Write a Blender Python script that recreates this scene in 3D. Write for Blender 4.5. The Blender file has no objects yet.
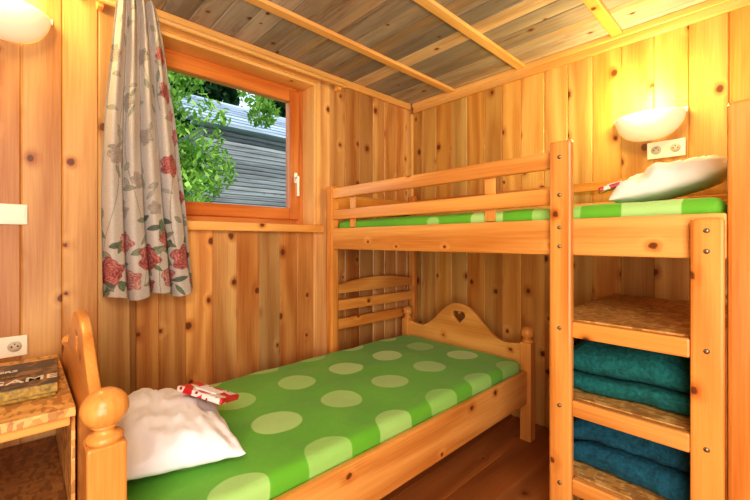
import bpy, bmesh, math, random
import numpy as np
from mathutils import Vector, Matrix, noise as mnoise
random.seed(4)
rng=np.random.default_rng(5)
scene=bpy.context.scene
scene.view_settings.view_transform='Standard'
try: scene.view_settings.look='Medium High Contrast'
except Exception: pass
COL=scene.collection

# ------------------------------------------------------------ node helpers
class NT:
    def __init__(s,name):
        s.m=bpy.data.materials.new(name); s.m.use_nodes=True
        s.t=s.m.node_tree; s.t.nodes.clear()
        s.out=s.t.nodes.new('ShaderNodeOutputMaterial')
        s.b=s.t.nodes.new('ShaderNodeBsdfPrincipled')
        s.t.links.new(s.b.outputs[0],s.out.inputs[0])
    def n(s,k,**a):
        x=s.t.nodes.new(k)
        for q,v in a.items(): setattr(x,q,v)
        return x
    def l(s,a,b): s.t.links.new(a,b)
    def put(s,inp,v):
        if isinstance(v,bpy.types.NodeSocket): s.l(v,inp)
        else: inp.default_value=v
    def math(s,op,a,b=0.0,c=0.0,clamp=False):
        x=s.n('ShaderNodeMath',operation=op); x.use_clamp=clamp
        s.put(x.inputs[0],a); s.put(x.inputs[1],b); s.put(x.inputs[2],c)
        return x.outputs[0]
    def mix(s,f,a,b,mode='MIX'):
        x=s.n('ShaderNodeMix',data_type='RGBA',blend_type=mode)
        s.put(x.inputs['Factor'],f)
        for i,v in ((6,a),(7,b)):
            if isinstance(v,tuple) and len(v)==3: v=(*v,1)
            s.put(x.inputs[i],v)
        return x.outputs[2]
    def comb(s,a,b,c):
        x=s.n('ShaderNodeCombineXYZ')
        s.put(x.inputs[0],a); s.put(x.inputs[1],b); s.put(x.inputs[2],c)
        return x.outputs[0]
    def sep(s,v):
        x=s.n('ShaderNodeSeparateXYZ'); s.l(v,x.inputs[0]); return x.outputs
    def vm(s,op,a,b):
        x=s.n('ShaderNodeVectorMath',operation=op)
        s.put(x.inputs[0],a); s.put(x.inputs[1],b); return x.outputs[0]
    def noise(s,v,scale,detail=3,rough=.5,dist=0.0):
        x=s.n('ShaderNodeTexNoise')
        s.l(v,x.inputs['Vector']); x.inputs['Scale'].default_value=scale
        x.inputs['Detail'].default_value=detail; x.inputs['Roughness'].default_value=rough
        x.inputs['Distortion'].default_value=dist
        return x.outputs[0]
    def mr(s,v,a,b,c=0.0,d=1.0,smooth=True):
        x=s.n('ShaderNodeMapRange',interpolation_type='SMOOTHSTEP' if smooth else 'LINEAR')
        s.put(x.inputs[0],v); 
        for i,q in ((1,a),(2,b),(3,c),(4,d)): s.put(x.inputs[i],q)
        return x.outputs[0]
    def bump(s,h,st=.3,d=.01):
        x=s.n('ShaderNodeBump'); x.inputs['Strength'].default_value=st; x.inputs['Distance'].default_value=d
        s.l(h,x.inputs['Height']); s.l(x.outputs[0],s.b.inputs['Normal'])

def wood(name,g,lo,hi,var=.35,knots=.45,rough=.42,tintB=(1.0,.82,.62),gray=None,bands=7.0,kscale=7.0,krad=(.045,.11)):
    s=NT(name)
    tc=s.n('ShaderNodeTexCoord').outputs['Object']
    oi=s.n('ShaderNodeObjectInfo').outputs['Random']
    isl=s.n('ShaderNodeNewGeometry').outputs['Random Per Island']
    off=s.math('ADD',s.math('MULTIPLY',oi,13.7),s.math('MULTIPLY',isl,29.3))
    P=s.vm('ADD',tc,s.comb(off,s.math('MULTIPLY',off,.7),s.math('MULTIPLY',off,1.3)))
    o=s.sep(P); a=[i for i in range(3) if i!=g]
    u=o[g]; v=s.math('ADD',o[a[0]],o[a[1]])
    sv=[1.0,1.0,1.0]; sv[g]=.13
    Q=s.vm('MULTIPLY',P,tuple(sv))
    sv2=[1.0,1.0,1.0]; sv2[g]=.03
    Q2=s.vm('MULTIPLY',P,tuple(sv2))
    vo=s.n('ShaderNodeTexVoronoi',voronoi_dimensions='2D')
    wob=s.math('MULTIPLY',s.math('SUBTRACT',s.noise(P,40.,2,.5),.5),.012)
    s.l(s.comb(s.math('ADD',v,wob),s.math('ADD',s.math('MULTIPLY',u,.8),wob),0.0),vo.inputs['Vector'])
    vo.inputs['Scale'].default_value=kscale; vo.inputs['Randomness'].default_value=1.0
    cs=s.n('ShaderNodeSeparateColor'); s.l(vo.outputs['Color'],cs.inputs[0])
    sel=s.math('LESS_THAN',cs.outputs[0],knots)
    rad=s.mr(cs.outputs[1],0.,1.,krad[0],krad[1],False)
    d=vo.outputs['Distance']
    infl=s.math('MULTIPLY',s.mr(d,.0,.30,1.,0.),sel)
    n1=s.noise(Q,5.,2,.5)
    val=s.math('ADD',s.math('ADD',s.math('MULTIPLY',v,bands*5),s.math('MULTIPLY',n1,20.)),s.math('MULTIPLY',infl,2.6))
    band=s.math('MULTIPLY_ADD',s.math('SINE',val),.5,.5)
    fine=s.noise(Q2,130.,3,.6)
    big=s.noise(Q,2.6,2,.5)
    f=s.math('ADD',s.math('MULTIPLY',band,.26),s.math('ADD',s.math('MULTIPLY',fine,.40),s.math('MULTIPLY',big,.62)))
    f=s.mr(f,.35,.92,0.,1.,False)
    c=s.mix(f,hi,lo)
    if gray: 
        gf=s.mr(s.noise(Q,3.5,4,.65),.34,.60)
        c=s.mix(gf,c,gray)
        c=s.mix(s.math('MULTIPLY',s.mr(s.noise(Q,9.,4,.7),.46,.66),.55),c,(.66,.60,.53))
        c=s.mix(s.math('MULTIPLY',s.mr(s.noise(Q,12.,5,.75),.54,.70),.6),c,(.15,.10,.065))
        c=s.mix(s.math('MULTIPLY',s.mr(s.noise(Q2,60.,3,.7),.50,.70),.25),c,(.16,.11,.08))
    wn=s.n('ShaderNodeTexWhiteNoise',noise_dimensions='1D'); s.l(s.math('ADD',s.math('MULTIPLY',isl,91.),s.math('MULTIPLY',oi,7.)),wn.inputs['W'])
    c=s.mix(s.math('MULTIPLY',wn.outputs[0],1.0),c,s.mix(1.0,c,tintB,'MULTIPLY'))
    wn2=s.n('ShaderNodeTexWhiteNoise',noise_dimensions='1D'); s.l(s.math('ADD',s.math('MULTIPLY',isl,41.),3.3),wn2.inputs['W'])
    br=s.mr(wn2.outputs[0],0.,1.,1.-var,1.+var*.3,False)
    c=s.mix(1.0,c,s.comb(br,br,br),'MULTIPLY')
    halo=s.math('MULTIPLY',s.mr(d,s.math('MULTIPLY',rad,.9),s.math('MULTIPLY',rad,2.0),1.,0.),s.math('MULTIPLY',sel,.45))
    c=s.mix(halo,c,s.mix(1.0,c,(.72,.42,.22),'MULTIPLY'))
    kn=s.math('MULTIPLY',s.mr(d,s.math('MULTIPLY',rad,.55),rad,1.,0.),sel)
    c=s.mix(s.math('MULTIPLY',kn,.92),c,(.13,.035,.009))
    s.l(c,s.b.inputs['Base Color']); s.b.inputs['Roughness'].default_value=rough
    s.bump(s.math('ADD',fine,band),.10,.003)
    return s.m

def plain(name,c,rough=.5,metal=0.,noise=0.,nscale=20.,bump=0.,emis=None,es=0.):
    s=NT(name); tc=s.n('ShaderNodeTexCoord').outputs['Object']
    nz=s.noise(tc,nscale,4,.6)
    k=s.mr(nz,.25,.75,1.-noise,1.+noise*.5,False)
    s.l(s.mix(1.0,c,s.comb(k,k,k),'MULTIPLY'),s.b.inputs['Base Color'])
    s.b.inputs['Roughness'].default_value=rough; s.b.inputs['Metallic'].default_value=metal
    if bump: s.bump(nz,bump,.01)
    if emis: s.b.inputs['Emission Color'].default_value=(*emis,1); s.b.inputs['Emission Strength'].default_value=es
    return s.m

M_wallN=wood('pine_planks_window_wall',2,(.50,.19,.045),(.95,.62,.26),var=.45,knots=.55,tintB=(1.,.80,.60),kscale=6.0,krad=(.05,.12))
M_wallE=wood('pine_planks_bunk_wall',2,(.60,.26,.05),(.96,.65,.23),var=.36,knots=.55,tintB=(1.,.84,.60),kscale=6.0,krad=(.05,.12))
M_ceil=wood('weathered_boards',1,(.36,.22,.11),(.74,.56,.35),var=.45,knots=.30,gray=(.43,.385,.335),rough=.75,tintB=(.86,.89,.98))
fl,fh=(.52,.185,.03),(.92,.50,.15)
WX=wood('pine_x',0,fl,fh,var=.1,knots=.22,rough=.28,bands=5)
WY=wood('pine_y',1,fl,fh,var=.1,knots=.22,rough=.28,bands=5)
WZ=wood('pine_z',2,fl,fh,var=.1,knots=.22,rough=.28,bands=5)
tl,th=(.70,.35,.09),(.97,.66,.28)
TX=wood('trim_pine_x',0,tl,th,var=.1,knots=.1)
TY=wood('trim_pine_y',1,tl,th,var=.1,knots=.1)
TZ=wood('trim_pine_z',2,tl,th,var=.1,knots=.1)
FX=wood('window_larch_x',0,(.46,.14,.03),(.82,.37,.11),var=.1,knots=.05,rough=.3)
FZ=wood('window_larch_z',2,(.46,.14,.03),(.82,.37,.11),var=.1,knots=.05,rough=.3)
M_floor=wood('floorboards',0,(.34,.12,.035),(.60,.25,.08),var=.15,knots=.2,rough=.4)

def osb(name,a,b,c3):
    s=NT(name); tc=s.n('ShaderNodeTexCoord').outputs['Object']
    w=s.n('ShaderNodeTexVoronoi'); s.l(s.vm('MULTIPLY',tc,(1.,2.2,1.)),w.inputs['Vector']); w.inputs['Scale'].default_value=28
    w2=s.n('ShaderNodeTexVoronoi'); s.l(s.vm('MULTIPLY',tc,(2.4,1.,1.)),w2.inputs['Vector']); w2.inputs['Scale'].default_value=35
    k=s.n('ShaderNodeSeparateColor'); s.l(w.outputs['Color'],k.inputs[0])
    k2=s.n('ShaderNodeSeparateColor'); s.l(w2.outputs['Color'],k2.inputs[0])
    c=s.mix(k.outputs[0],a,b); c=s.mix(s.math('MULTIPLY',s.math('GREATER_THAN',k2.outputs[1],.65),.6),c,c3)
    s.l(c,s.b.inputs['Base Color']); s.b.inputs['Roughness'].default_value=.4
    return s.m
M_osb=osb('osb_board',(.66,.32,.08),(.90,.56,.20),(.34,.13,.035))
M_osb_shaded=osb('osb_board_shaded',(.34,.14,.04),(.48,.23,.07),(.20,.075,.02))  # same OSB darkened: shade under the table top put into the colour

def dots(name):
    s=NT(name); tc=s.n('ShaderNodeTexCoord').outputs['Object']
    nz=s.n('ShaderNodeTexNoise'); s.l(tc,nz.inputs['Vector']); nz.inputs['Scale'].default_value=4
    wv=s.vm('ADD',tc,s.vm('MULTIPLY',s.vm('SUBTRACT',nz.outputs['Color'],(.5,.5,.5)),(.03,.03,0.)))
    o=s.sep(wv)
    y=s.math('DIVIDE',o[1],.30); row=s.math('FLOOR',y)
    x=s.math('ADD',s.math('DIVIDE',o[0],.31),s.math('MULTIPLY',row,.12))
    fx=s.math('SUBTRACT',s.math('FRACT',x),.5); fy=s.math('SUBTRACT',s.math('FRACT',y),.5)
    d=s.math('SQRT',s.math('ADD',s.math('MULTIPLY',fx,fx),s.math('MULTIPLY',fy,fy)))
    inside=s.mr(d,.285,.30,1.,0.)
    cid=s.n('ShaderNodeTexWhiteNoise',noise_dimensions='2D'); s.l(s.comb(s.math('FLOOR',x),row,0.),cid.inputs['Vector'])
    dc=s.mix(cid.outputs[0],(.28,.60,.11),(.50,.74,.28))
    fine=s.noise(tc,140.,2,.5); big=s.noise(tc,3.,3,.5)
    base=s.mix(big,(.085,.37,.012),(.19,.56,.035))
    c=s.mix(inside,base,dc)
    s.l(c,s.b.inputs['Base Color']); s.b.inputs['Roughness'].default_value=.75
    s.b.inputs['Sheen Weight'].default_value=.2
    s.bump(s.math('ADD',s.math('MULTIPLY',fine,.1),s.noise(tc,9.,3,.6)),.35,.02)
    return s.m
M_sheet=dots('green_dotted_sheet')
M_white=plain('white_cotton',(.90,.89,.92),.8,noise=.03,nscale=8,bump=.25)
M_cream=plain('cream_cotton',(.97,.93,.84),.8,noise=.02,nscale=8,bump=.25)
M_plastic=plain('cream_plastic',(.90,.86,.70),.35)
M_dark=plain('dark_slot',(.05,.045,.04),.5)
M_metal=plain('bolt_metal',(.30,.24,.16),.35,metal=.8)
M_handle=plain('handle_metal',(.80,.80,.78),.3,metal=.3)
M_wool1=plain('teal_wool',(.010,.16,.15),.95,noise=.6,nscale=70,bump=.7)
M_wool2=plain('petrol_wool',(.010,.11,.17),.95,noise=.6,nscale=70,bump=.7)

# ------------------------------------------------------------ mesh helpers
def empty(name,loc):
    e=bpy.data.objects.new(name,None); e.location=loc; e.empty_display_size=.1; COL.objects.link(e); return e
def mkobj(name,me,mat,parent=None,smooth=False,center=True):
    if center and len(me.vertices):
        co=np.empty(len(me.vertices)*3); me.vertices.foreach_get('co',co); co=co.reshape(-1,3)
        c=(co.min(0)+co.max(0))/2; co-=c; me.vertices.foreach_set('co',co.ravel())
    else: c=(0,0,0)
    o=bpy.data.objects.new(name,me); COL.objects.link(o)
    if mat: me.materials.append(mat)
    if smooth: me.polygons.foreach_set('use_smooth',[True]*len(me.polygons))
    me.update()
    o.location=Vector(c)
    if parent:
        o.parent=parent; o.location=Vector(c)-parent.location
    return o
def bm_box(bm,lo,hi,bev=.004,seg=1):
    t=bmesh.new(); bmesh.ops.create_cube(t,size=1)
    for v in t.verts:
        v.co=Vector([(lo[i]+hi[i])/2+v.co[i]*(hi[i]-lo[i]) for i in range(3)])
    if bev: bmesh.ops.bevel(t,geom=t.edges[:],offset=bev,segments=seg,affect='EDGES',profile=.5)
    me=bpy.data.meshes.new('t'); t.to_mesh(me); t.free(); bm.from_mesh(me); bpy.data.meshes.remove(me)
def boxes(name,lst,mat,parent=None,bev=.004,seg=1):
    bm=bmesh.new()
    for lo,hi in lst: bm_box(bm,lo,hi,bev,seg)
    me=bpy.data.meshes.new(name); bm.to_mesh(me); bm.free()
    return mkobj(name,me,mat,parent)
def box(name,x0,x1,y0,y1,z0,z1,mat,parent=None,bev=.004,seg=2):
    return boxes(name,[((x0,y0,z0),(x1,y1,z1))],mat,parent,bev,seg)
def lathe(name,prof,c,mat,parent=None,n=28,axis='Z'):
    vs=[];fs=[]
    for r,z in prof:
        for i in range(n):
            a=2*math.pi*i/n; p=(r*math.cos(a),r*math.sin(a),z)
            if axis=='X': p=(p[2],p[0],p[1])
            if axis=='Y': p=(p[0],p[2],p[1])
            vs.append((c[0]+p[0],c[1]+p[1],c[2]+p[2]))
    m=len(prof)
    for j in range(m-1):
        for i in range(n):
            k=(i+1)%n; fs.append((j*n+i,j*n+k,(j+1)*n+k,(j+1)*n+i))
    fs.append(tuple(range(n))[::-1]); fs.append(tuple((m-1)*n+i for i in range(n)))
    me=bpy.data.meshes.new(name); me.from_pydata(vs,[],fs)
    bm=bmesh.new(); bm.from_mesh(me); bmesh.ops.remove_doubles(bm,verts=bm.verts,dist=1e-5); bmesh.ops.recalc_face_normals(bm,faces=bm.faces); bm.to_mesh(me); bm.free()
    return mkobj(name,me,mat,parent,smooth=True)
def panel(name,outline,holes,x0,x1,mat,parent,bev=.004,plane='YZ'):
    cu=bpy.data.curves.new(name,'CURVE'); cu.dimensions='2D'; cu.fill_mode='BOTH'
    for loop in [outline]+holes:
        sp=cu.splines.new('POLY'); sp.points.add(len(loop)-1); sp.use_cyclic_u=True
        for p,q in zip(sp.points,loop): p.co=(q[0],q[1],0,1)
    cu.extrude=(x1-x0)/2-bev; cu.bevel_depth=bev; cu.bevel_resolution=1; cu.offset=-bev
    t=bpy.data.objects.new('t',cu); COL.objects.link(t)
    dg=bpy.context.evaluated_depsgraph_get()
    me=bpy.data.meshes.new_from_object(t.evaluated_get(dg)); bpy.data.objects.remove(t)
    xc=(x0+x1)/2
    for v in me.vertices:
        a,b,c=v.co
        v.co=(xc+c,a,b) if plane=='YZ' else (a,xc+c,b)
    me.materials.clear(); me.name=name
    bm=bmesh.new(); bm.from_mesh(me); bmesh.ops.remove_doubles(bm,verts=bm.verts,dist=1e-5); bmesh.ops.recalc_face_normals(bm,faces=bm.faces); bm.to_mesh(me); bm.free()
    return mkobj(name,me,mat,parent)

# ------------------------------------------------------------ room
XW,YN=2.36,2.06; X0,Y0=-1.25,-1.45; H=2.27
OX0,OX1,OZ0,OZ1=.40,1.41,1.23,2.18
l=[];p=Y0-.1
while p<YN+.2:
    q=min(p+.16,YN+.2); l.append(((X0-.1,p,-.06),(XW+.1,q,0))); p=q
boxes('floor',l,M_floor,bev=.0015)
pl=[]; x=X0; PW=.127
while x<XW-.02:
    w=PW*random.uniform(.93,1.07); x2=min(x+w,XW)
    if XW-x2<.05: x2=XW
    cuts=[c for c in (OX0,OX1) if x<c<x2]
    xs=[x]+cuts+[x2]
    for a,b in zip(xs[:-1],xs[1:]):
        mid=(a+b)/2
        if OX0<mid<OX1:
            pl.append(((a,YN,0),(b,YN+.02,OZ0))); pl.append(((a,YN,OZ1),(b,YN+.02,H)))
        else: pl.append(((a,YN,0),(b,YN+.02,H)))
    x=x2
b0,b1=YN+.02,YN+.19
back=[((X0-.1,b0,0),(OX0,b1,H)),((OX1,b0,0),(XW+.1,b1,H)),((OX0,b0,0),(OX1,b1,OZ0)),((OX0,b0,OZ1),(OX1,b1,H))]
bm=bmesh.new()
for lo,hi in pl: bm_box(bm,lo,hi,.005,1)
for lo,hi in back: bm_box(bm,lo,hi,0)
me=bpy.data.meshes.new('wall_window_side'); bm.to_mesh(me); bm.free(); mkobj('wall_window_side',me,M_wallN)
def plankwall(name,axis,c0,c1,a0,a1,mat,pw=.13):
    l=[];p=a0
    while p<a1-.01:
        q=min(p+pw*random.uniform(.9,1.1),a1)
        if a1-q<.05:q=a1
        l.append(((c0,p,0),(c1,q,H)) if axis=='Y' else ((p,c0,0),(q,c1,H))); p=q
    return boxes(name,l,mat,bev=.005)
plankwall('wall_bunk_side','Y',XW,XW+.08,Y0,YN,M_wallE,.142)
plankwall('wall_left','Y',X0-.08,X0,Y0,YN,M_wallE,.14)
plankwall('wall_back','X',Y0-.08,Y0,X0-.08,XW+.08,M_wallE,.14)
l=[];p=X0-.08
while p<XW+.08:
    q=min(p+.125*random.uniform(.85,1.15),XW+.08); 
    l.append(((p,Y0-.08,H),(q,YN+.19,H+.03))); p=q
boxes('ceiling',l,M_ceil,bev=.005)
for i,y in enumerate((1.64,1.11,.58,.05,-.48,-1.0)):
    box('trim_%d'%(i+1),X0,XW-.035,y-.026,y+.026,H-.022,H-.0005,TX)
boxes('trim_7',[((X0,YN-.022,H-.05),(XW-.035,YN-.0005,H-.0005))],TX,bev=.004)
boxes('trim_8',[((XW-.02,Y0,H-.075),(XW-.0005,YN-.03,H-.0005)),((XW-.034,Y0,H-.035),(XW-.0205,YN-.03,H-.0005))],TY,bev=.004)
box('trim_9',XW-.022,XW-.0005,YN-.022,YN-.0005,0,H-.08,TZ)

# ------------------------------------------------------------ window
win=empty('window_1',(.905,YN+.1,1.7))
box('jamb_left',OX0,OX0+.02,YN-.008,b1-.002,OZ0,OZ1,TZ,win)
box('jamb_right',OX1-.02,OX1,YN-.008,b1-.002,OZ0,OZ1,TZ,win)
box('jamb_top',OX0+.02,OX1-.02,YN-.008,b1-.002,OZ1-.02,OZ1,TX,win)
box('jamb_bottom',OX0+.02,OX1-.02,YN+.001,b1-.002,OZ0,OZ0+.02,TX,win)
box('sill',OX0-.03,OX1+.035,YN-.045,YN-.0005,OZ0-.025,OZ0+.022,TX,win,bev=.006)
box('casing_right',OX1,OX1+.03,YN-.012,YN-.0005,OZ0+.022,OZ1+.03,TZ,win)
box('casing_top',OX0-.03,OX1,YN-.012,YN-.0005,OZ1,OZ1+.03,TX,win)
box('casing_left',OX0-.03,OX0,YN-.012,YN-.0005,OZ0+.022,OZ1,TZ,win)
fx0,fx1,fz0,fz1=OX0+.02,OX1-.02,OZ0+.02,OZ1-.02
fy0,fy1=YN+.125,YN+.185; w=.05
box('frame_left',fx0,fx0+w,fy0,fy1,fz0,fz1,FZ,win); box('frame_right',fx1-w,fx1,fy0,fy1,fz0,fz1,FZ,win)
box('frame_bottom',fx0+w,fx1-w,fy0,fy1,fz0,fz0+w+.01,FX,win); box('frame_top',fx0+w,fx1-w,fy0,fy1,fz1-w+.01,fz1,FX,win)
sx0,sx1,sz0,sz1=fx0+.035,fx1-.035,fz0+.04,fz1-.025; w=.075; sy0,sy1=YN+.105,YN+.165
box('sash_left',sx0,sx0+w,sy0,sy1,sz0,sz1,FZ,win,bev=.007); box('sash_right',sx1-w,sx1,sy0,sy1,sz0,sz1,FZ,win,bev=.007)
box('sash_bottom',sx0+w,sx1-w,sy0,sy1,sz0,sz0+w,FX,win,bev=.007); box('sash_top',sx0+w,sx1-w,sy0,sy1,sz1-w,sz1,FX,win,bev=.007)
s=NT('window_glass'); tr=s.n('ShaderNodeBsdfTransparent'); tr.inputs[0].default_value=(.97,.99,.98,1); s.l(tr.outputs[0],s.out.inputs[0])
box('glass',sx0+w-.004,sx1-w+.004,YN+.13,YN+.136,sz0+w-.004,sz1-w+.004,s.m,win,bev=0)
hx=sx1-.035
box('handle_plate',hx-.013,hx+.013,sy0-.008,sy0-.0005,1.53,1.60,M_handle,win)
box('handle_lever',hx-.009,hx+.009,sy0-.04,sy0-.026,1.44,1.575,M_handle,win,bev=.005)
lathe('handle_spindle',[(.008,0),(.008,.03)],(hx,sy0-.036,1.565),M_handle,win,axis='Y',n=12)

rod=empty('curtain_rod',(.9,1.985,2.19))
lathe('pole',[(.0,-.005),(.012,-.003),(.013,0),(.013,1.38),(.012,1.383),(0,1.385)],(.22,1.985,2.19),TX,rod,axis='X',n=16)
for i,xx in enumerate((.255,1.56)):
    box('bracket_%d'%(i+1),xx-.012,xx+.012,1.999,YN-.013,2.165,2.205,TZ,rod)

def curtain():
    nu,nv=280,520; W=.56
    t=np.linspace(0,1,nu)[None,:]; h=np.linspace(0,1,nv)[:,None]
    z=2.235-1.335*h+0*t
    xl=.305-.02*np.sin(h*3.1)-.055*h; xr=.455+.175*h**.75
    x=xl+(xr-xl)*t
    ph=2*np.pi*4.3*t+.8*np.sin(h*3)+.5
    amp=.016+.020*h*(1-.3*h)
    y=1.948+amp*np.sin(ph)+.007*np.sin(2*ph+2+2*h)+.004*np.sin(21*h+9*t)
    x=x+.008*np.cos(ph)*(.4+h)
    z=z+ .012*np.sin(ph*.5)*h
    a=t*W+0*h; b=z+0*t
    base=np.array([.60,.555,.50]); col=np.ones((nv,nu,3))*base
    col*= (1+.07*(rng.random((nv,nu,1))-.5))
    def blend(mask,c):
        nonlocal col
        m=np.clip(mask,0,1)[...,None]; col=col*(1-m)+np.array(c)*m if np.ndim(c)==1 else col*(1-m)+c*m
    def leaf(cx,cz,L,wd,ang,c,al=1.):
        dx=a-cx; dz=b-cz; u=(dx*np.cos(ang)+dz*np.sin(ang))/L; v=(-dx*np.sin(ang)+dz*np.cos(ang))/wd
        r=np.abs(v)-(1-u*u)
        blend((r<0)*(np.abs(u)<1)*al,np.array(c))
        blend(((np.abs(r)<.22)|(np.abs(v)<.10))*(np.abs(u)<1)*(r<.1)*.6,np.array(c)*.45)
    def stem(cx,cz,dx0,L):
        k=(b-cz)/L
        line=np.abs(a-(cx+dx0*np.sin(k*2.5)))
        blend((line<.0018)*(k>-1)*(k<1)*.7,np.array([.22,.24,.18]))
    def rose(cx,cz,R,dark,light,al=1.):
        dx=a-cx; dz=b-cz; r=np.sqrt(dx*dx+dz*dz)/R; th=np.arctan2(dz,dx)
        o=random.uniform(0,6.3)
        edge=1+.13*np.cos(5*th+o)+.06*np.cos(9*th+o*2)
        ring=r*3.6+.35*np.cos(5*th+o+np.floor(r*3.6)*1.9)
        fr=ring-np.floor(ring)
        s_=np.clip(fr**1.8+.25*np.sin(3*th+o)*r,0,1)
        c=np.array(dark)*(1-s_[...,None])+np.array(light)*s_[...,None]
        blend((r<edge)*al,c)
        blend((np.abs(r-edge)<.05)*.5*al,np.array(dark)*.8)
    R1=((.30,.03,.035),(.66,.28,.24)); R2=((.40,.10,.10),(.74,.46,.40)); G=((.30,.26,.23),(.56,.50,.44))
    for cx,cz,dx0,L in ((.06,1.25,.03,.3),(.2,1.35,-.04,.4),(.36,1.2,.03,.35),(.48,1.5,.04,.4),(.12,1.8,.03,.3),(.33,1.85,-.03,.3),(.45,1.95,.02,.2)): stem(cx,cz,dx0,L)
    for i in range(60):
        cz=random.uniform(1.25,2.2); cx=random.uniform(0,W)
        g=random.choice([(.38,.40,.33),(.42,.42,.36),(.28,.33,.26)])
        leaf(cx,cz,random.uniform(.018,.032),random.uniform(.007,.012),random.uniform(0,6.3),g,.8)
    for i in range(75):
        cz=random.uniform(.90,1.27); cx=random.uniform(0,W)
        g=random.choice([(.18,.25,.15),(.27,.32,.22),(.15,.19,.15),(.34,.36,.28)])
        leaf(cx,cz,random.uniform(.02,.036),random.uniform(.008,.014),random.uniform(0,6.3),g)
    roses=[(.05,1.02,.054,R1),(.17,.975,.044,R2),(.27,1.07,.060,R1),(.39,.985,.048,R2),(.49,1.07,.056,R1),(.14,1.14,.046,R2),(.38,1.16,.040,R1),(.54,.95,.032,R2),(.28,.95,.03,R1),
      (.46,1.50,.045,R1),(.53,1.64,.038,R2),(.49,1.84,.042,R1),(.52,1.74,.03,R2),(.53,1.36,.032,R1),(.48,2.0,.036,R1),(.22,1.42,.034,G),(.08,1.52,.036,G),(.30,1.62,.034,G),(.16,1.76,.036,G),(.30,1.98,.034,G),(.05,1.95,.03,G),(.14,1.28,.03,G),(.33,1.30,.028,G)]
    for cx,cz,R,(d,l) in roses: rose(cx,cz,R,d,l,.92)
    vs=np.stack([x+0*h,y,z],-1).reshape(-1,3)
    me=bpy.data.meshes.new('floral_curtain')
    idx=np.arange(nu*nv).reshape(nv,nu)
    q=np.stack([idx[:-1,:-1],idx[1:,:-1],idx[1:,1:],idx[:-1,1:]],-1).reshape(-1,4)
    me.from_pydata(vs.tolist(),[],q.tolist())
    ca=me.color_attributes.new(name='print',type='FLOAT_COLOR',domain='POINT')
    ca.data.foreach_set('color',np.concatenate([col.reshape(-1,3),np.ones((nu*nv,1))],1).ravel())
    s=NT('printed_linen'); at=s.n('ShaderNodeAttribute',attribute_name='print')
    tc=s.n('ShaderNodeTexCoord').outputs['Object']
    n=s.noise(tc,300.,2,.5); k=s.mr(n,.3,.7,.88,1.08)
    c=s.mix(1.0,at.outputs['Color'],s.comb(k,k,k),'MULTIPLY')
    s.l(c,s.b.inputs['Base Color']); s.b.inputs['Roughness'].default_value=.9
    trn=s.n('ShaderNodeBsdfTranslucent'); s.l(c,trn.inputs[0]); mx=s.n('ShaderNodeMixShader'); mx.inputs[0].default_value=.15
    s.l(s.b.outputs[0],mx.inputs[1]); s.l(trn.outputs[0],mx.inputs[2]); s.l(mx.outputs[0],s.out.inputs[0])
    return mkobj('floral_curtain',me,s.m,smooth=True)
curtain()

# ------------------------------------------------------------ single bed (along X)
bed=empty('single_bed',(1.15,1.46,0))
def turned_post(nm,cx,cy,w,zsq,ztop,br):
    h=w/2
    box(nm,cx-h,cx+h,cy-h,cy+h,0,zsq,WZ,bed,bev=.006)
    zc=ztop-br
    prof=[(0,zsq-.002),(h*.95,zsq-.001),(h*.98,zsq+.008),(h*.85,zsq+.014),(h*.55,zsq+.018),(h*.5,zsq+.024)]
    prof+=[(h*.62,zc-br*.95),(h*.75,zc-br*.85)]
    for k in range(-5,9):
        an=k/8*math.pi/2; prof.append((max(br*1.05*math.cos(an),0.0001),zc+br*math.sin(an)))
    lathe(nm+'_finial',prof,(cx,cy,0),WZ,bed)
HX=.133; FXc=2.145; YF,YB=.985,1.915
turned_post('head_post_front',HX,YF,.070,.725,.835,.042)
turned_post('head_post_back',HX+.010,YB,.040,.70,.78,.024)
turned_post('foot_post_front',FXc,YF,.065,.565,.655,.037)
turned_post('foot_post_back',FXc,YB,.065,.565,.655,.037)
def hump(y0,y1,zs,zp,zb,wd=.27,n=60):
    pts=[(y0,zb)]
    for i in range(n+1):
        t=i/n; y=y0+(y1-y0)*t; u=(t-.5)*2
        z=zs+(zp-zs)*math.exp(-(abs(u)/ (wd*2))**2.4)+ .03*max(0,abs(u)-.72)/.28
        pts.append((y,z))
    pts.append((y1,zb)); return pts[::-1]
def heart(cy,cz,s):
    r=[]
    for i in range(36):
        t=2*math.pi*i/36
        r.append((cy+s*16*math.sin(t)**3/17,cz+s*(13*math.cos(t)-5*math.cos(2*t)-2*math.cos(3*t)-math.cos(4*t))/17))
    return r
ym=(YF+YB)/2
panel('headboard',hump(YF+.03,YB-.015,.72,.935,.24,.3),[heart(ym,.85,.04)],HX-.009,HX+.017,WY,bed)
panel('footboard',hump(YF+.03,YB-.03,.525,.735,.24,.24),[heart(ym,.645,.052)],FXc-.013,FXc+.013,WY,bed)
box('side_rail_front',HX+.0335,FXc-.0335,YF-.014,YF+.014,.22,.405,WX,bed,bev=.006)
box('side_rail_back',HX+.0335,FXc-.0335,YB-.014,YB+.014,.22,.405,WX,bed,bev=.006)
boxes('slats',[((HX+.1+i*.14,YF+.016,.27),(HX+.18+i*.14,YB-.016,.29)) for i in range(14)],WY,bed,bev=.003)

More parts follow.
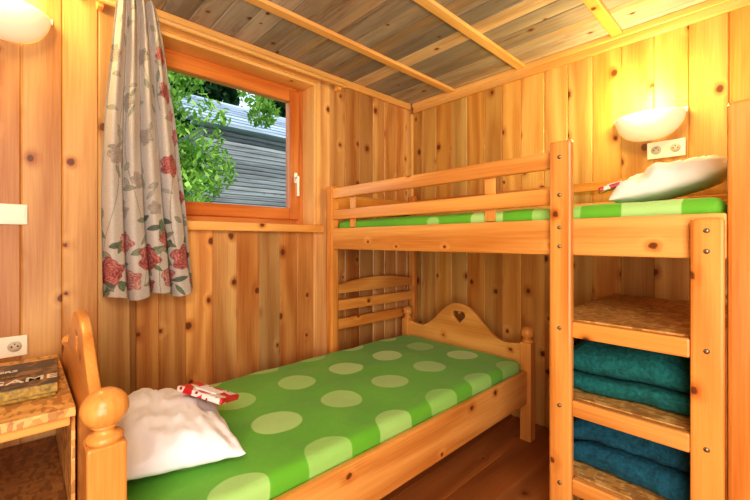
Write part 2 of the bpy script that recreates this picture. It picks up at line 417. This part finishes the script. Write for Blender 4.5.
def soft_box(name,x0,x1,y0,y1,z0,z1,mat,amp=.006,seg=3,nx=60,ny=36,bev=.03,seed=0,parent=None,freq=5.):
    bm=bmesh.new(); bm_box(bm,(x0,y0,z0),(x1,y1,z1),0)
    bmesh.ops.bevel(bm,geom=bm.edges[:],offset=bev,segments=3,affect='EDGES',profile=.5)
    for ax,n,a,b in ((0,nx,x0,x1),(1,ny,y0,y1),(2,4,z0,z1)):
        for i in range(1,n):
            p=[0,0,0]; p[ax]=a+(b-a)*i/n; no=[0,0,0]; no[ax]=1
            bmesh.ops.bisect_plane(bm,geom=bm.verts[:]+bm.edges[:]+bm.faces[:],plane_co=p,plane_no=no,dist=1e-5)
    bm.normal_update()
    for v in bm.verts:
        k=mnoise.noise(v.co*freq+Vector((seed,seed*2,0)))+.5*mnoise.noise(v.co*freq*2.3+Vector((seed,0,3)))
        if v.co.z>z0+.01: v.co+=v.normal*k*amp
    me=bpy.data.meshes.new(name); bm.to_mesh(me); bm.free()
    return mkobj(name,me,mat,parent,smooth=True)
soft_box('mattress',HX+.037,FXc-.037,YF+.018,YB-.018,.29,.46,M_sheet,amp=.007,seed=1.,parent=bed)

def pillow(name,c,lx,ly,h,rotz,tilt,mat,seed=0.,wr=.012,n=64,tiltx=0.,zmin=None):
    vs=[];fs=[]
    R=Matrix.Rotation(tiltx,3,'X')@Matrix.Rotation(rotz,3,'Z')@Matrix.Rotation(tilt,3,'Y')
    for side in (1,-1):
        for j in range(n+1):
            for i in range(n+1):
                u=-1+2*i/n; v=-1+2*j/n
                uu=math.sin(u*math.pi/2); vv=math.sin(v*math.pi/2)
                pinch=1-.08*(1-abs(vv)**2.0)*abs(uu)**6; pinch2=1-.08*(1-abs(uu)**2.0)*abs(vv)**6
                T=(max(0,1-abs(uu)**3.2)**.5)*(max(0,1-abs(vv)**3.2)**.5)
                p=Vector((uu*lx/2*pinch,vv*ly/2*pinch2,0))
                nz=mnoise.noise(Vector((uu*2.0+seed,vv*2.0,seed)))+.6*mnoise.noise(Vector((uu*5+seed,vv*4,seed+5)))+.35*abs(mnoise.noise(Vector((uu*7+seed,vv*9,seed+9))))
                z=side*h/2*T*(1 if side>0 else (.55))
                if side>0: z+=wr*nz*T**.5*1.6
                p.z=z+.006*mnoise.noise(Vector((uu*6,vv*6,seed)))*(1-T)
                w=R@p+Vector(c)
                if zmin is not None and w.z<zmin: w.z=zmin+(.002 if side>0 else 0)
                vs.append(tuple(w))
    m=(n+1)*(n+1)
    for s_ in (0,1):
        for j in range(n):
            for i in range(n):
                q=[s_*m+j*(n+1)+i,s_*m+j*(n+1)+i+1,s_*m+(j+1)*(n+1)+i+1,s_*m+(j+1)*(n+1)+i]
                fs.append(tuple(q if s_==0 else q[::-1]))
    me=bpy.data.meshes.new(name); me.from_pydata(vs,[],fs)
    bm=bmesh.new(); bm.from_mesh(me); bmesh.ops.remove_doubles(bm,verts=bm.verts,dist=1e-4); bmesh.ops.recalc_face_normals(bm,faces=bm.faces); bm.to_mesh(me); bm.free()
    return mkobj(name,me,mat,smooth=True)
pillow('pillow',(.370,1.43,.512),.36,.58,.16,-.14,.10,M_white,seed=3.1,wr=.018,zmin=.468)

s=NT('red_floral_print'); tc=s.n('ShaderNodeTexCoord').outputs['Object']
v=s.n('ShaderNodeTexVoronoi'); s.l(tc,v.inputs['Vector']); v.inputs['Scale'].default_value=38
k=s.n('ShaderNodeSeparateColor'); s.l(v.outputs['Color'],k.inputs[0])
c=s.mix(s.math('GREATER_THAN',k.outputs[0],.5),(.62,.02,.03),(.85,.75,.70)); c=s.mix(s.math('LESS_THAN',v.outputs['Distance'],.22),c,(.35,.02,.03))
s.l(c,s.b.inputs['Base Color']); s.b.inputs['Roughness'].default_value=.35; M_red=s.m
def packet(name,c,lx,ly,h,rz,rx,ry):
    e=empty(name,c); bm=bmesh.new(); bm_box(bm,(-lx/2,-ly/2,0),(lx/2,ly/2,h),.004,2)
    for q in bm.verts:
        q.co.z+=(.006 if q.co.z>h/2 else 0)*(1-(q.co.x/lx*2)**2)
    me=bpy.data.meshes.new('wrapper'); bm.to_mesh(me); bm.free()
    o=mkobj('wrapper',me,M_red,None,center=False); o.parent=e; o.location=(0,0,0)
    bm=bmesh.new(); bm_box(bm,(-lx*.30,-ly*.26,h+.001),(lx*.15,ly*.20,h+.0065),.002,1)
    me=bpy.data.meshes.new('label'); bm.to_mesh(me); bm.free()
    o=mkobj('label',me,M_white,None,center=False); o.parent=e
    e.rotation_euler=(rx,ry,rz)
    return e
packet('tissue_packet',(.495,1.405,.592),.12,.18,.018,.65,.20,.24)

# ------------------------------------------------------------ bunk bed (along Y)
bk=empty('bunk_bed',(1.9,1.05,0))
box('ladder_post_tall',1.448,1.480,.505,.583,0,1.52,WZ,bk,bev=.008)
box('ladder_post_short',1.448,1.480,.098,.174,0,1.215,WZ,bk,bev=.008)
for i,zt in enumerate((.858,.574,.29)):
    box('rung_%d'%(i+1),1.452,1.484,.174,.505,zt-.058,zt,WY,bk,bev=.006)
box('side_board_front',1.4805,1.508,.0955,1.975,1.097,1.232,WY,bk,bev=.006)
box('guard_rail_top',1.4805,1.504,.515,1.975,1.425,1.493,WY,bk,bev=.008)
box('guard_rail_low',1.4805,1.504,.515,1.975,1.288,1.352,WY,bk,bev=.008)
for i,yy in enumerate((.86,1.80)):
    box('guard_stile_%d'%(i+1),1.504,1.511,yy-.025,yy+.025,1.236,1.485,WZ,bk,bev=.002)
for nm,x0,x1,y0,y1,zt in (('post_near_front',1.481,1.545,.022,.095,1.55),('post_near_back',2.285,2.345,.022,.095,1.55),
    ('post_far_front',1.475,1.535,1.976,2.035,1.51),('post_far_back',2.285,2.335,1.976,2.035,1.51)):
    box(nm,x0,x1,y0,y1,0,zt,WZ,bk,bev=.01)
box('side_board_back',2.29,2.315,.0955,1.975,1.097,1.232,WY,bk)
box('back_rail_top',2.30,2.322,.0955,1.975,1.425,1.475,WY,bk)
box('back_rail_low',2.30,2.322,.0955,1.975,1.31,1.36,WY,bk)
box('end_board_near',1.546,2.284,.03,.055,1.10,1.50,WX,bk)
box('end_board_far',1.536,2.284,1.99,2.015,1.10,1.25,WX,bk)
box('end_board_far_top',1.536,2.284,1.99,2.015,1.36,1.46,WX,bk)
def arch(x0,x1,z0,z1,dip,n=30):
    p=[(x0,z0),(x1,z0)]
    for i in range(n+1):
        t=1-i/n; p.append((x0+(x1-x0)*t,z1-dip*(1-math.sin(math.pi*t))))
    return p
panel('lower_end_slat_1',arch(1.536,2.284,.80,.895,.035),[],1.99,2.015,WX,bk,plane='XZ')
box('lower_end_slat_2',1.536,2.284,1.99,2.015,.685,.755,WX,bk)
box('lower_end_slat_3',1.536,2.284,1.99,2.015,.56,.63,WX,bk)
boxes('slats',[((1.509,.14+i*.15,1.105),(2.289,.22+i*.15,1.128)) for i in range(13)],WX,bk,bev=.003)
n=0
for (yy,zz) in ((.545,1.46),(.545,1.32),(.545,1.20),(.545,1.13),(.136,1.18),(.136,1.12),(.545,.83),(.136,.83),(.136,.545),(.545,.545),(.545,.26),(.136,.26)):
    n+=1; lathe('bolt_%d'%n,[(0,-.004),(.006,-.003),(.0075,0),(.0075,.003)],(1.447,yy,zz),M_metal,bk,axis='X',n=12)
soft_box('mattress',1.514,2.285,.10,1.965,1.13,1.283,M_sheet,amp=.005,seed=7.,parent=bk)
pillow('pillow.001',(1.97,.29,1.375),.52,.38,.16,.06,-.08,M_cream,seed=6.,wr=.02,tiltx=-.25,zmin=1.291)
packet('tissue_packet.001',(1.87,.475,1.375),.09,.12,.018,.3,-.25,0)

sh=empty('storage_shelf',(1.91,.37,0))
for i,zt in enumerate((.862,.575,.29)):
    box('shelf_%d'%(i+1),1.488,2.335,.128,.590,zt-.02,zt,M_osb,sh,bev=.002)
box('side_left',1.50,2.335,.5905,.603,0,.86,M_osb,sh,bev=.002)
box('side_right',1.552,2.335,.110,.1275,0,.86,M_osb,sh,bev=.002)

def blanket(name,x0,x1,y0,y1,z0,h,fr,mat,seed):
    bm=bmesh.new(); zz=z0
    for k,fk in enumerate(fr):
        lh=h*fk
        t=bmesh.new(); jx=random.uniform(-.015,.015)
        a=(x0+jx+.012*k,y0+.004*k,zz); b=(x1+jx,y1-.006*k,zz+lh)
        bm_box(t,a,b,0); bmesh.ops.bevel(t,geom=t.edges[:],offset=lh*.47,segments=5,affect='EDGES',profile=.5)
        for ax,n_ in ((0,18),(1,30)):
            for i in range(1,n_):
                p=[0,0,0];p[ax]=a[ax]+(b[ax]-a[ax])*i/n_; no=[0,0,0];no[ax]=1
                bmesh.ops.bisect_plane(t,geom=t.verts[:]+t.edges[:]+t.faces[:],plane_co=p,plane_no=no,dist=1e-5)
        for v in t.verts:
            f=(v.co.z-z0)/h; yc=(v.co.y-(y0+y1)/2)/((y1-y0)/2)
            dz=-.045*f*max(0,yc*.9+.1)**2-.02*f*abs(yc)**4+.022*mnoise.noise(Vector((v.co.x*5,v.co.y*6,seed)))*min(f*2,1)
            dx=.03*mnoise.noise(Vector((seed,v.co.y*7,v.co.z*8)))-.018*math.sin(f*3.14)+.008*mnoise.noise(v.co*25)
            v.co.z+=dz+.004*mnoise.noise(v.co*22); v.co.x+=dx
            v.co.z=max(v.co.z,z0+.0005)
        zz+=lh
        me=bpy.data.meshes.new('t'); t.to_mesh(me); t.free(); bm.from_mesh(me); bpy.data.meshes.remove(me)
    me=bpy.data.meshes.new(name); bm.to_mesh(me); bm.free()
    return mkobj(name,me,mat,smooth=True)
blanket('folded_blanket',1.545,2.10,.152,.582,.577,.205,(.34,.66),M_wool1,1.)
blanket('folded_blanket.001',1.545,2.10,.152,.582,.292,.225,(.42,.58),M_wool2,4.)

# ------------------------------------------------------------ bedside table, game box
tb=empty('bedside_table',(-.27,1.7,0))
box('top',-.60,.116,1.36,2.045,.655,.68,M_osb,tb,bev=.002)
box('apron_front',-.57,.105,1.375,1.395,.625,.6545,WX,tb); box('apron_side',.085,.105,1.396,2.03,.625,.6545,WY,tb)
box('lower_shelf',-.60,.108,1.40,2.045,.32,.345,M_osb_shaded,tb,bev=.002)
box('side_panel_right',.1085,.118,1.40,2.045,0,.6545,M_osb,tb,bev=.001)
box('side_panel_left',-.62,-.601,1.37,2.045,0,.68,M_osb,tb,bev=.002)
gm=empty('board_game_box',(-.1,1.72,.68))
s=NT('game_lid_print'); tc=s.n('ShaderNodeTexCoord').outputs['Object']
c=s.mix(s.math('MULTIPLY',s.mr(s.noise(tc,18.,4,.65),.48,.62),.8),(.045,.04,.04),(.36,.20,.09))
s.l(c,s.b.inputs['Base Color']); s.b.inputs['Roughness'].default_value=.35
M_lid=s.m; M_side=plain('game_box_side',(.46,.30,.05),.5,noise=.8,nscale=60)
M_letter=plain('printed_letters',(.85,.78,.62),.5)
def rbox(nm,a,b,mat):
    bm=bmesh.new(); bm_box(bm,a,b,.002,1); me=bpy.data.meshes.new(nm); bm.to_mesh(me); bm.free()
    o=mkobj(nm,me,mat,None,center=False); o.parent=gm
    return o
rbox('tray',(-.188,-.148,.001),(.188,.148,.030),M_side)
rbox('lid',(-.192,-.152,.012),(.192,.152,.040),M_side); rbox('lid_print',(-.190,-.150,.0402),(.190,.150,.0415),M_lid)
def letters(nm,txt,size,x,y,mat):
    cu=bpy.data.curves.new(nm,'FONT'); cu.body=txt; cu.size=size; cu.extrude=.0004; cu.align_x='CENTER'; cu.offset=.0008
    t=bpy.data.objects.new('t',cu); COL.objects.link(t)
    me=bpy.data.meshes.new_from_object(t.evaluated_get(bpy.context.evaluated_depsgraph_get())); bpy.data.objects.remove(t)
    me.materials.clear()
    for v in me.vertices: v.co+=Vector((x,y,.0420))
    o=mkobj(nm,me,mat,None,center=False); o.parent=gm
letters('title_letters','WORD GAME',.062,.0,-.09,M_letter)
letters('subtitle_letters','FAMILY EDITION',.026,.0,-.015,M_side)
letters('upper_letters','2 - 4 PLAYERS',.030,.0,.05,M_letter)
gm.rotation_euler=(0,0,-.06); gm.location=(-.098,1.66,.68)

# ------------------------------------------------------------ lamps, sockets
def glass_mat():
    s=NT('opal_glass'); s.b.inputs['Base Color'].default_value=(.85,.80,.64,1); s.b.inputs['Roughness'].default_value=.25
    s.b.inputs['Emission Color'].default_value=(1,.85,.52,1); s.b.inputs['Emission Strength'].default_value=.24
    return s.m
M_opal=glass_mat()
def sconce(name,pos,facing,R=.150,hh=.125,energy=9):
    e=empty(name,pos)
    vs=[];fs=[];na,nb=32,14
    for shell in (0,1):
        r0=R-shell*.006; h0=hh-shell*.006
        for j in range(nb+1):
            ph=j/nb*math.pi/2
            for i in range(na+1):
                th=math.pi*i/na
                r=r0*math.cos(ph)**.8 if j<nb else 0
                vs.append((r*math.cos(th),-.006-r*.80*math.sin(th),-h0*math.sin(ph)**1.1))
    m=(na+1)*(nb+1)
    for sh_ in (0,1):
        for j in range(nb):
            for i in range(na):
                q=(sh_*m+j*(na+1)+i,sh_*m+j*(na+1)+i+1,sh_*m+(j+1)*(na+1)+i+1,sh_*m+(j+1)*(na+1)+i)
                fs.append(q if sh_ else q[::-1])
    for i in range(na): fs.append((i,i+1,m+i+1,m+i))
    rot=0 if facing=='Y-' else -math.pi/2
    def fin(nm,vs,fs,mat,sm=True):
        me=bpy.data.meshes.new(nm); me.from_pydata(vs,[],fs)
        bm=bmesh.new(); bm.from_mesh(me); bmesh.ops.remove_doubles(bm,verts=bm.verts,dist=1e-5); bm.to_mesh(me); bm.free()
        o=mkobj(nm,me,mat,None,smooth=sm,center=False); o.parent=e; return o
    fin('bowl',vs,fs,M_opal)
    bm=bmesh.new(); bm_box(bm,(-.05,-.012,-.10),(.05,-.001,.005),.003,1); me=bpy.data.meshes.new('backplate'); bm.to_mesh(me); bm.free()
    o=mkobj('backplate',me,M_plastic,None,center=False); o.parent=e
    bm=bmesh.new(); bm_box(bm,(-R-.006,-.0058,-.012),(R+.006,-.001,.014),.002,1); me=bpy.data.meshes.new('rim'); bm.to_mesh(me); bm.free()
    o=mkobj('rim',me,M_plastic,None,center=False); o.parent=e
    o=lathe('bulb',[(0,-.05),(.018,-.048),(.02,-.03),(.03,-.01),(.03,.01),(.02,.03),(0,.037)],(0,-.06,-.03),plain('bulb_glass',(.9,.9,.85),emis=(1,.8,.45),es=4),None,n=16)
    o.parent=e
    e.rotation_euler=(0,0,rot)
    ld=bpy.data.lights.new(name+'_light','POINT'); ld.energy=energy; ld.color=(1,.78,.32); ld.shadow_soft_size=.07
    lo=bpy.data.objects.new('bulb_light',ld); COL.objects.link(lo); lo.parent=e; lo.location=(0,-.20,.10)
    return e
sconce('wall_lamp',(-.055,YN,2.055),'Y-',energy=10)
sconce('wall_lamp.001',(XW,.445,1.79),'X-',energy=14)

def plate(name,pos,facing,wd,ht,kind):
    e=empty(name,pos)
    def b(nm,x0,x1,y0,y1,z0,z1,mat,bev=.002):
        bm=bmesh.new(); bm_box(bm,(x0,y0,z0),(x1,y1,z1),bev,2); me=bpy.data.meshes.new(nm); bm.to_mesh(me); bm.free()
        o=mkobj(nm,me,mat,None,center=False); o.parent=e
    b('plate',-wd/2,wd/2,-.010,-.0005,-ht/2,ht/2,M_plastic,.003)
    cs=(-wd/4,wd/4) if wd>.11 else (0,)
    for i,cx in enumerate(cs):
        if kind=='switch': b('rocker_%d'%(i+1),cx-.030,cx+.030,-.014,-.0102,-ht/2+.010,ht/2-.010,M_plastic,.001)
        else:
            o=lathe('recess_%d'%(i+1),[(0,0),(.021,0),(.021,.0012),(0,.0012)],(cx,-.0115,0),M_cream2,None,axis='Y',n=24); o.parent=e
            for k,dx in enumerate((-.009,.009)):
                o=lathe('hole_%d_%d'%(i+1,k+1),[(0,0),(.003,0),(.003,.001),(0,.001)],(cx+dx,-.0128,0),M_dark,None,axis='Y',n=10); o.parent=e
            o=lathe('pin_%d'%(i+1),[(0,0),(.0028,0),(.0028,.001),(0,.001)],(cx,-.0128,.010),M_dark,None,axis='Y',n=10); o.parent=e
    e.rotation_euler=(0,0,0 if facing=='Y-' else -math.pi/2)
M_cream2=plain('socket_recess',(.62,.56,.44),.4)
plate('light_switch',(-.052,YN,1.255),'Y-',.15,.08,'switch')
plate('wall_socket',(-.052,YN,.735),'Y-',.15,.08,'socket')
plate('wall_socket.001',(XW,.375,1.61),'X-',.155,.085,'socket')

# ------------------------------------------------------------ outside
M_grass=plain('meadow_grass',(.10,.22,.04),.9,noise=.5,nscale=3)
box('ground_outside',-12,22,2.4,26,-.8,-.6,M_grass,bev=0)
hs=empty('neighbouring_house',(6.0,9.4,-.6))
def siding():
    l=[];z=-.6
    while z<3.6: l.append(((2.75,8.0,z),(9.5,8.07,z+.088))); z+=.095
    return l
M_sid=wood('grey_weathered_siding',0,(.15,.14,.14),(.38,.37,.37),var=.45,knots=.1,tintB=(.9,.95,1.0),rough=.8)
boxes('siding',siding(),M_sid,hs,bev=.012); box('body',2.8,9.45,8.08,11,-.6,3.6,M_sid,hs,bev=0)
M_roof=wood('slate_roof',0,(.25,.29,.36),(.58,.66,.78),var=.3,knots=0,tintB=(.95,.97,1.0),rough=.5)
bm=bmesh.new()
for i in range(9):
    y0=7.75+i*.28; z0=3.52+i*.155
    bm_box(bm,(2.5,y0,z0),(9.8,y0+.34,z0+.05),.004)
me=bpy.data.meshes.new('roof'); bm.to_mesh(me); bm.free(); mkobj('roof',me,M_roof,hs)

def leafmat(nm,a,b):
    s=NT(nm); isl=s.n('ShaderNodeNewGeometry').outputs['Random Per Island']
    c=s.mix(isl,a,b); s.l(c,s.b.inputs['Base Color']); s.b.inputs['Roughness'].default_value=.6
    trn=s.n('ShaderNodeBsdfTranslucent'); s.l(c,trn.inputs[0]); mx=s.n('ShaderNodeMixShader'); mx.inputs[0].default_value=.35
    s.l(s.b.outputs[0],mx.inputs[1]); s.l(trn.outputs[0],mx.inputs[2]); s.l(mx.outputs[0],s.out.inputs[0]); return s.m
M_leaf=leafmat('green_leaves',(.10,.28,.03),(.42,.60,.12)); M_needle=leafmat('spruce_needles',(.012,.05,.015),(.05,.13,.04)); M_bark=plain('bark',(.12,.08,.05),.9,noise=.5,nscale=15)
def leaves(nm,n,fn,size,mat,parent):
    vs=[];fs=[]
    for i in range(n):
        c=fn(); q=Matrix.Rotation(random.uniform(0,6.3),3,'Z')@Matrix.Rotation(random.uniform(-1.2,1.2),3,'X')
        s_=size*random.uniform(.6,1.3); b=len(vs)
        for p in ((0,-1,0),(.35,-.4,.06),(.42,.1,.08),(0,1,0),(-.42,.1,.08),(-.35,-.4,.06)):
            vs.append(tuple(Vector(c)+q@(Vector(p)*s_)))
        fs.append((b,b+1,b+2,b+3)); fs.append((b,b+3,b+4,b+5))
    me=bpy.data.meshes.new(nm); me.from_pydata(vs,[],fs); return mkobj(nm,me,mat,parent)
tr=empty('leafy_tree',(1.25,5.4,-.6))
lathe('trunk',[(.13,-.6),(.10,.5),(.08,1.8),(.05,3.0),(.02,3.8)],(1.25,5.4,0),M_bark,tr,n=14)
cl=[(Vector((1.42+random.gauss(0,.42),5.4+random.gauss(0,.4),random.uniform(1.2,3.7))),random.uniform(.22,.42)) for _ in range(28)]
def lf():
    c,r=random.choice(cl); d=Vector((random.gauss(0,1),random.gauss(0,1),random.gauss(0,1))).normalized()*r*random.uniform(.5,1.05); return c+d
leaves('foliage',6800,lf,.055,M_leaf,tr)
for k,(tx,ty,th_) in enumerate(((1.5,14.,11.),(3.6,13.2,9.5),(5.4,14.3,12.),(7.4,13.5,10.),(9.6,14.5,11.),(4.6,15.,13.))):
    ct=empty('spruce_tree' if k==0 else 'spruce_tree.%03d'%k,(tx,ty,-.6))
    lathe('trunk',[(.2,-.6),(.1,th_*.6),(.02,th_-.6)],(tx,ty,0),M_bark,ct,n=10)
    def sf():
        f=random.random()**.7; z=-.3+th_*(f)*.98-.2; r=(1-f)*2.0*(.55+.45*((z*1.6)%1))+.1
        a=random.uniform(0,6.3); rr=r*random.uniform(.6,1.); return Vector((tx+rr*math.cos(a),ty+rr*math.sin(a),z))
    leaves('branches',3800,sf,.23,M_needle,ct)

# ------------------------------------------------------------ lights, world, camera
def area(nm,loc,target,size,energy,color):
    ld=bpy.data.lights.new(nm,'AREA'); ld.shape='SQUARE'; ld.size=size; ld.energy=energy; ld.color=color
    o=bpy.data.objects.new(nm,ld); COL.objects.link(o); o.location=loc
    o.rotation_euler=(Vector(target)-Vector(loc)).to_track_quat('-Z','Y').to_euler()
area('ceiling_light',(-.3,-.5,2.15),(1.2,1.1,.6),1.1,42,(1,.94,.85))  # added soft fill behind the camera, not a fixture of the room
area('added_fill_upward',(-.5,-.7,.9),(1.4,1.3,2.2),1.3,40,(1,.95,.88))  # added low fill aimed upward to brighten the ceiling
sl=bpy.data.lights.new('sun','SUN'); sl.energy=3.2; sl.angle=.02; sl.color=(1,.95,.88)
so=bpy.data.objects.new('sun',sl); COL.objects.link(so); so.location=(-3,-6,10)
so.rotation_euler=(Vector((.35,.75,-.75))).to_track_quat('-Z','Y').to_euler()
wd=bpy.data.worlds.new('sky'); scene.world=wd; wd.use_nodes=True
t=wd.node_tree; bg=t.nodes['Background']; bg.inputs[0].default_value=(.72,.85,1,1); bg.inputs[1].default_value=1.5

cam=bpy.data.cameras.new('camera'); co=bpy.data.objects.new('camera',cam); COL.objects.link(co)
co.location=(0,0,1.15); co.rotation_euler=(math.radians(90),0,-math.atan2(.686,.728))
cam.sensor_width=36; cam.lens=377/750*36; cam.shift_y=-9/750; cam.clip_start=.02
scene.camera=co
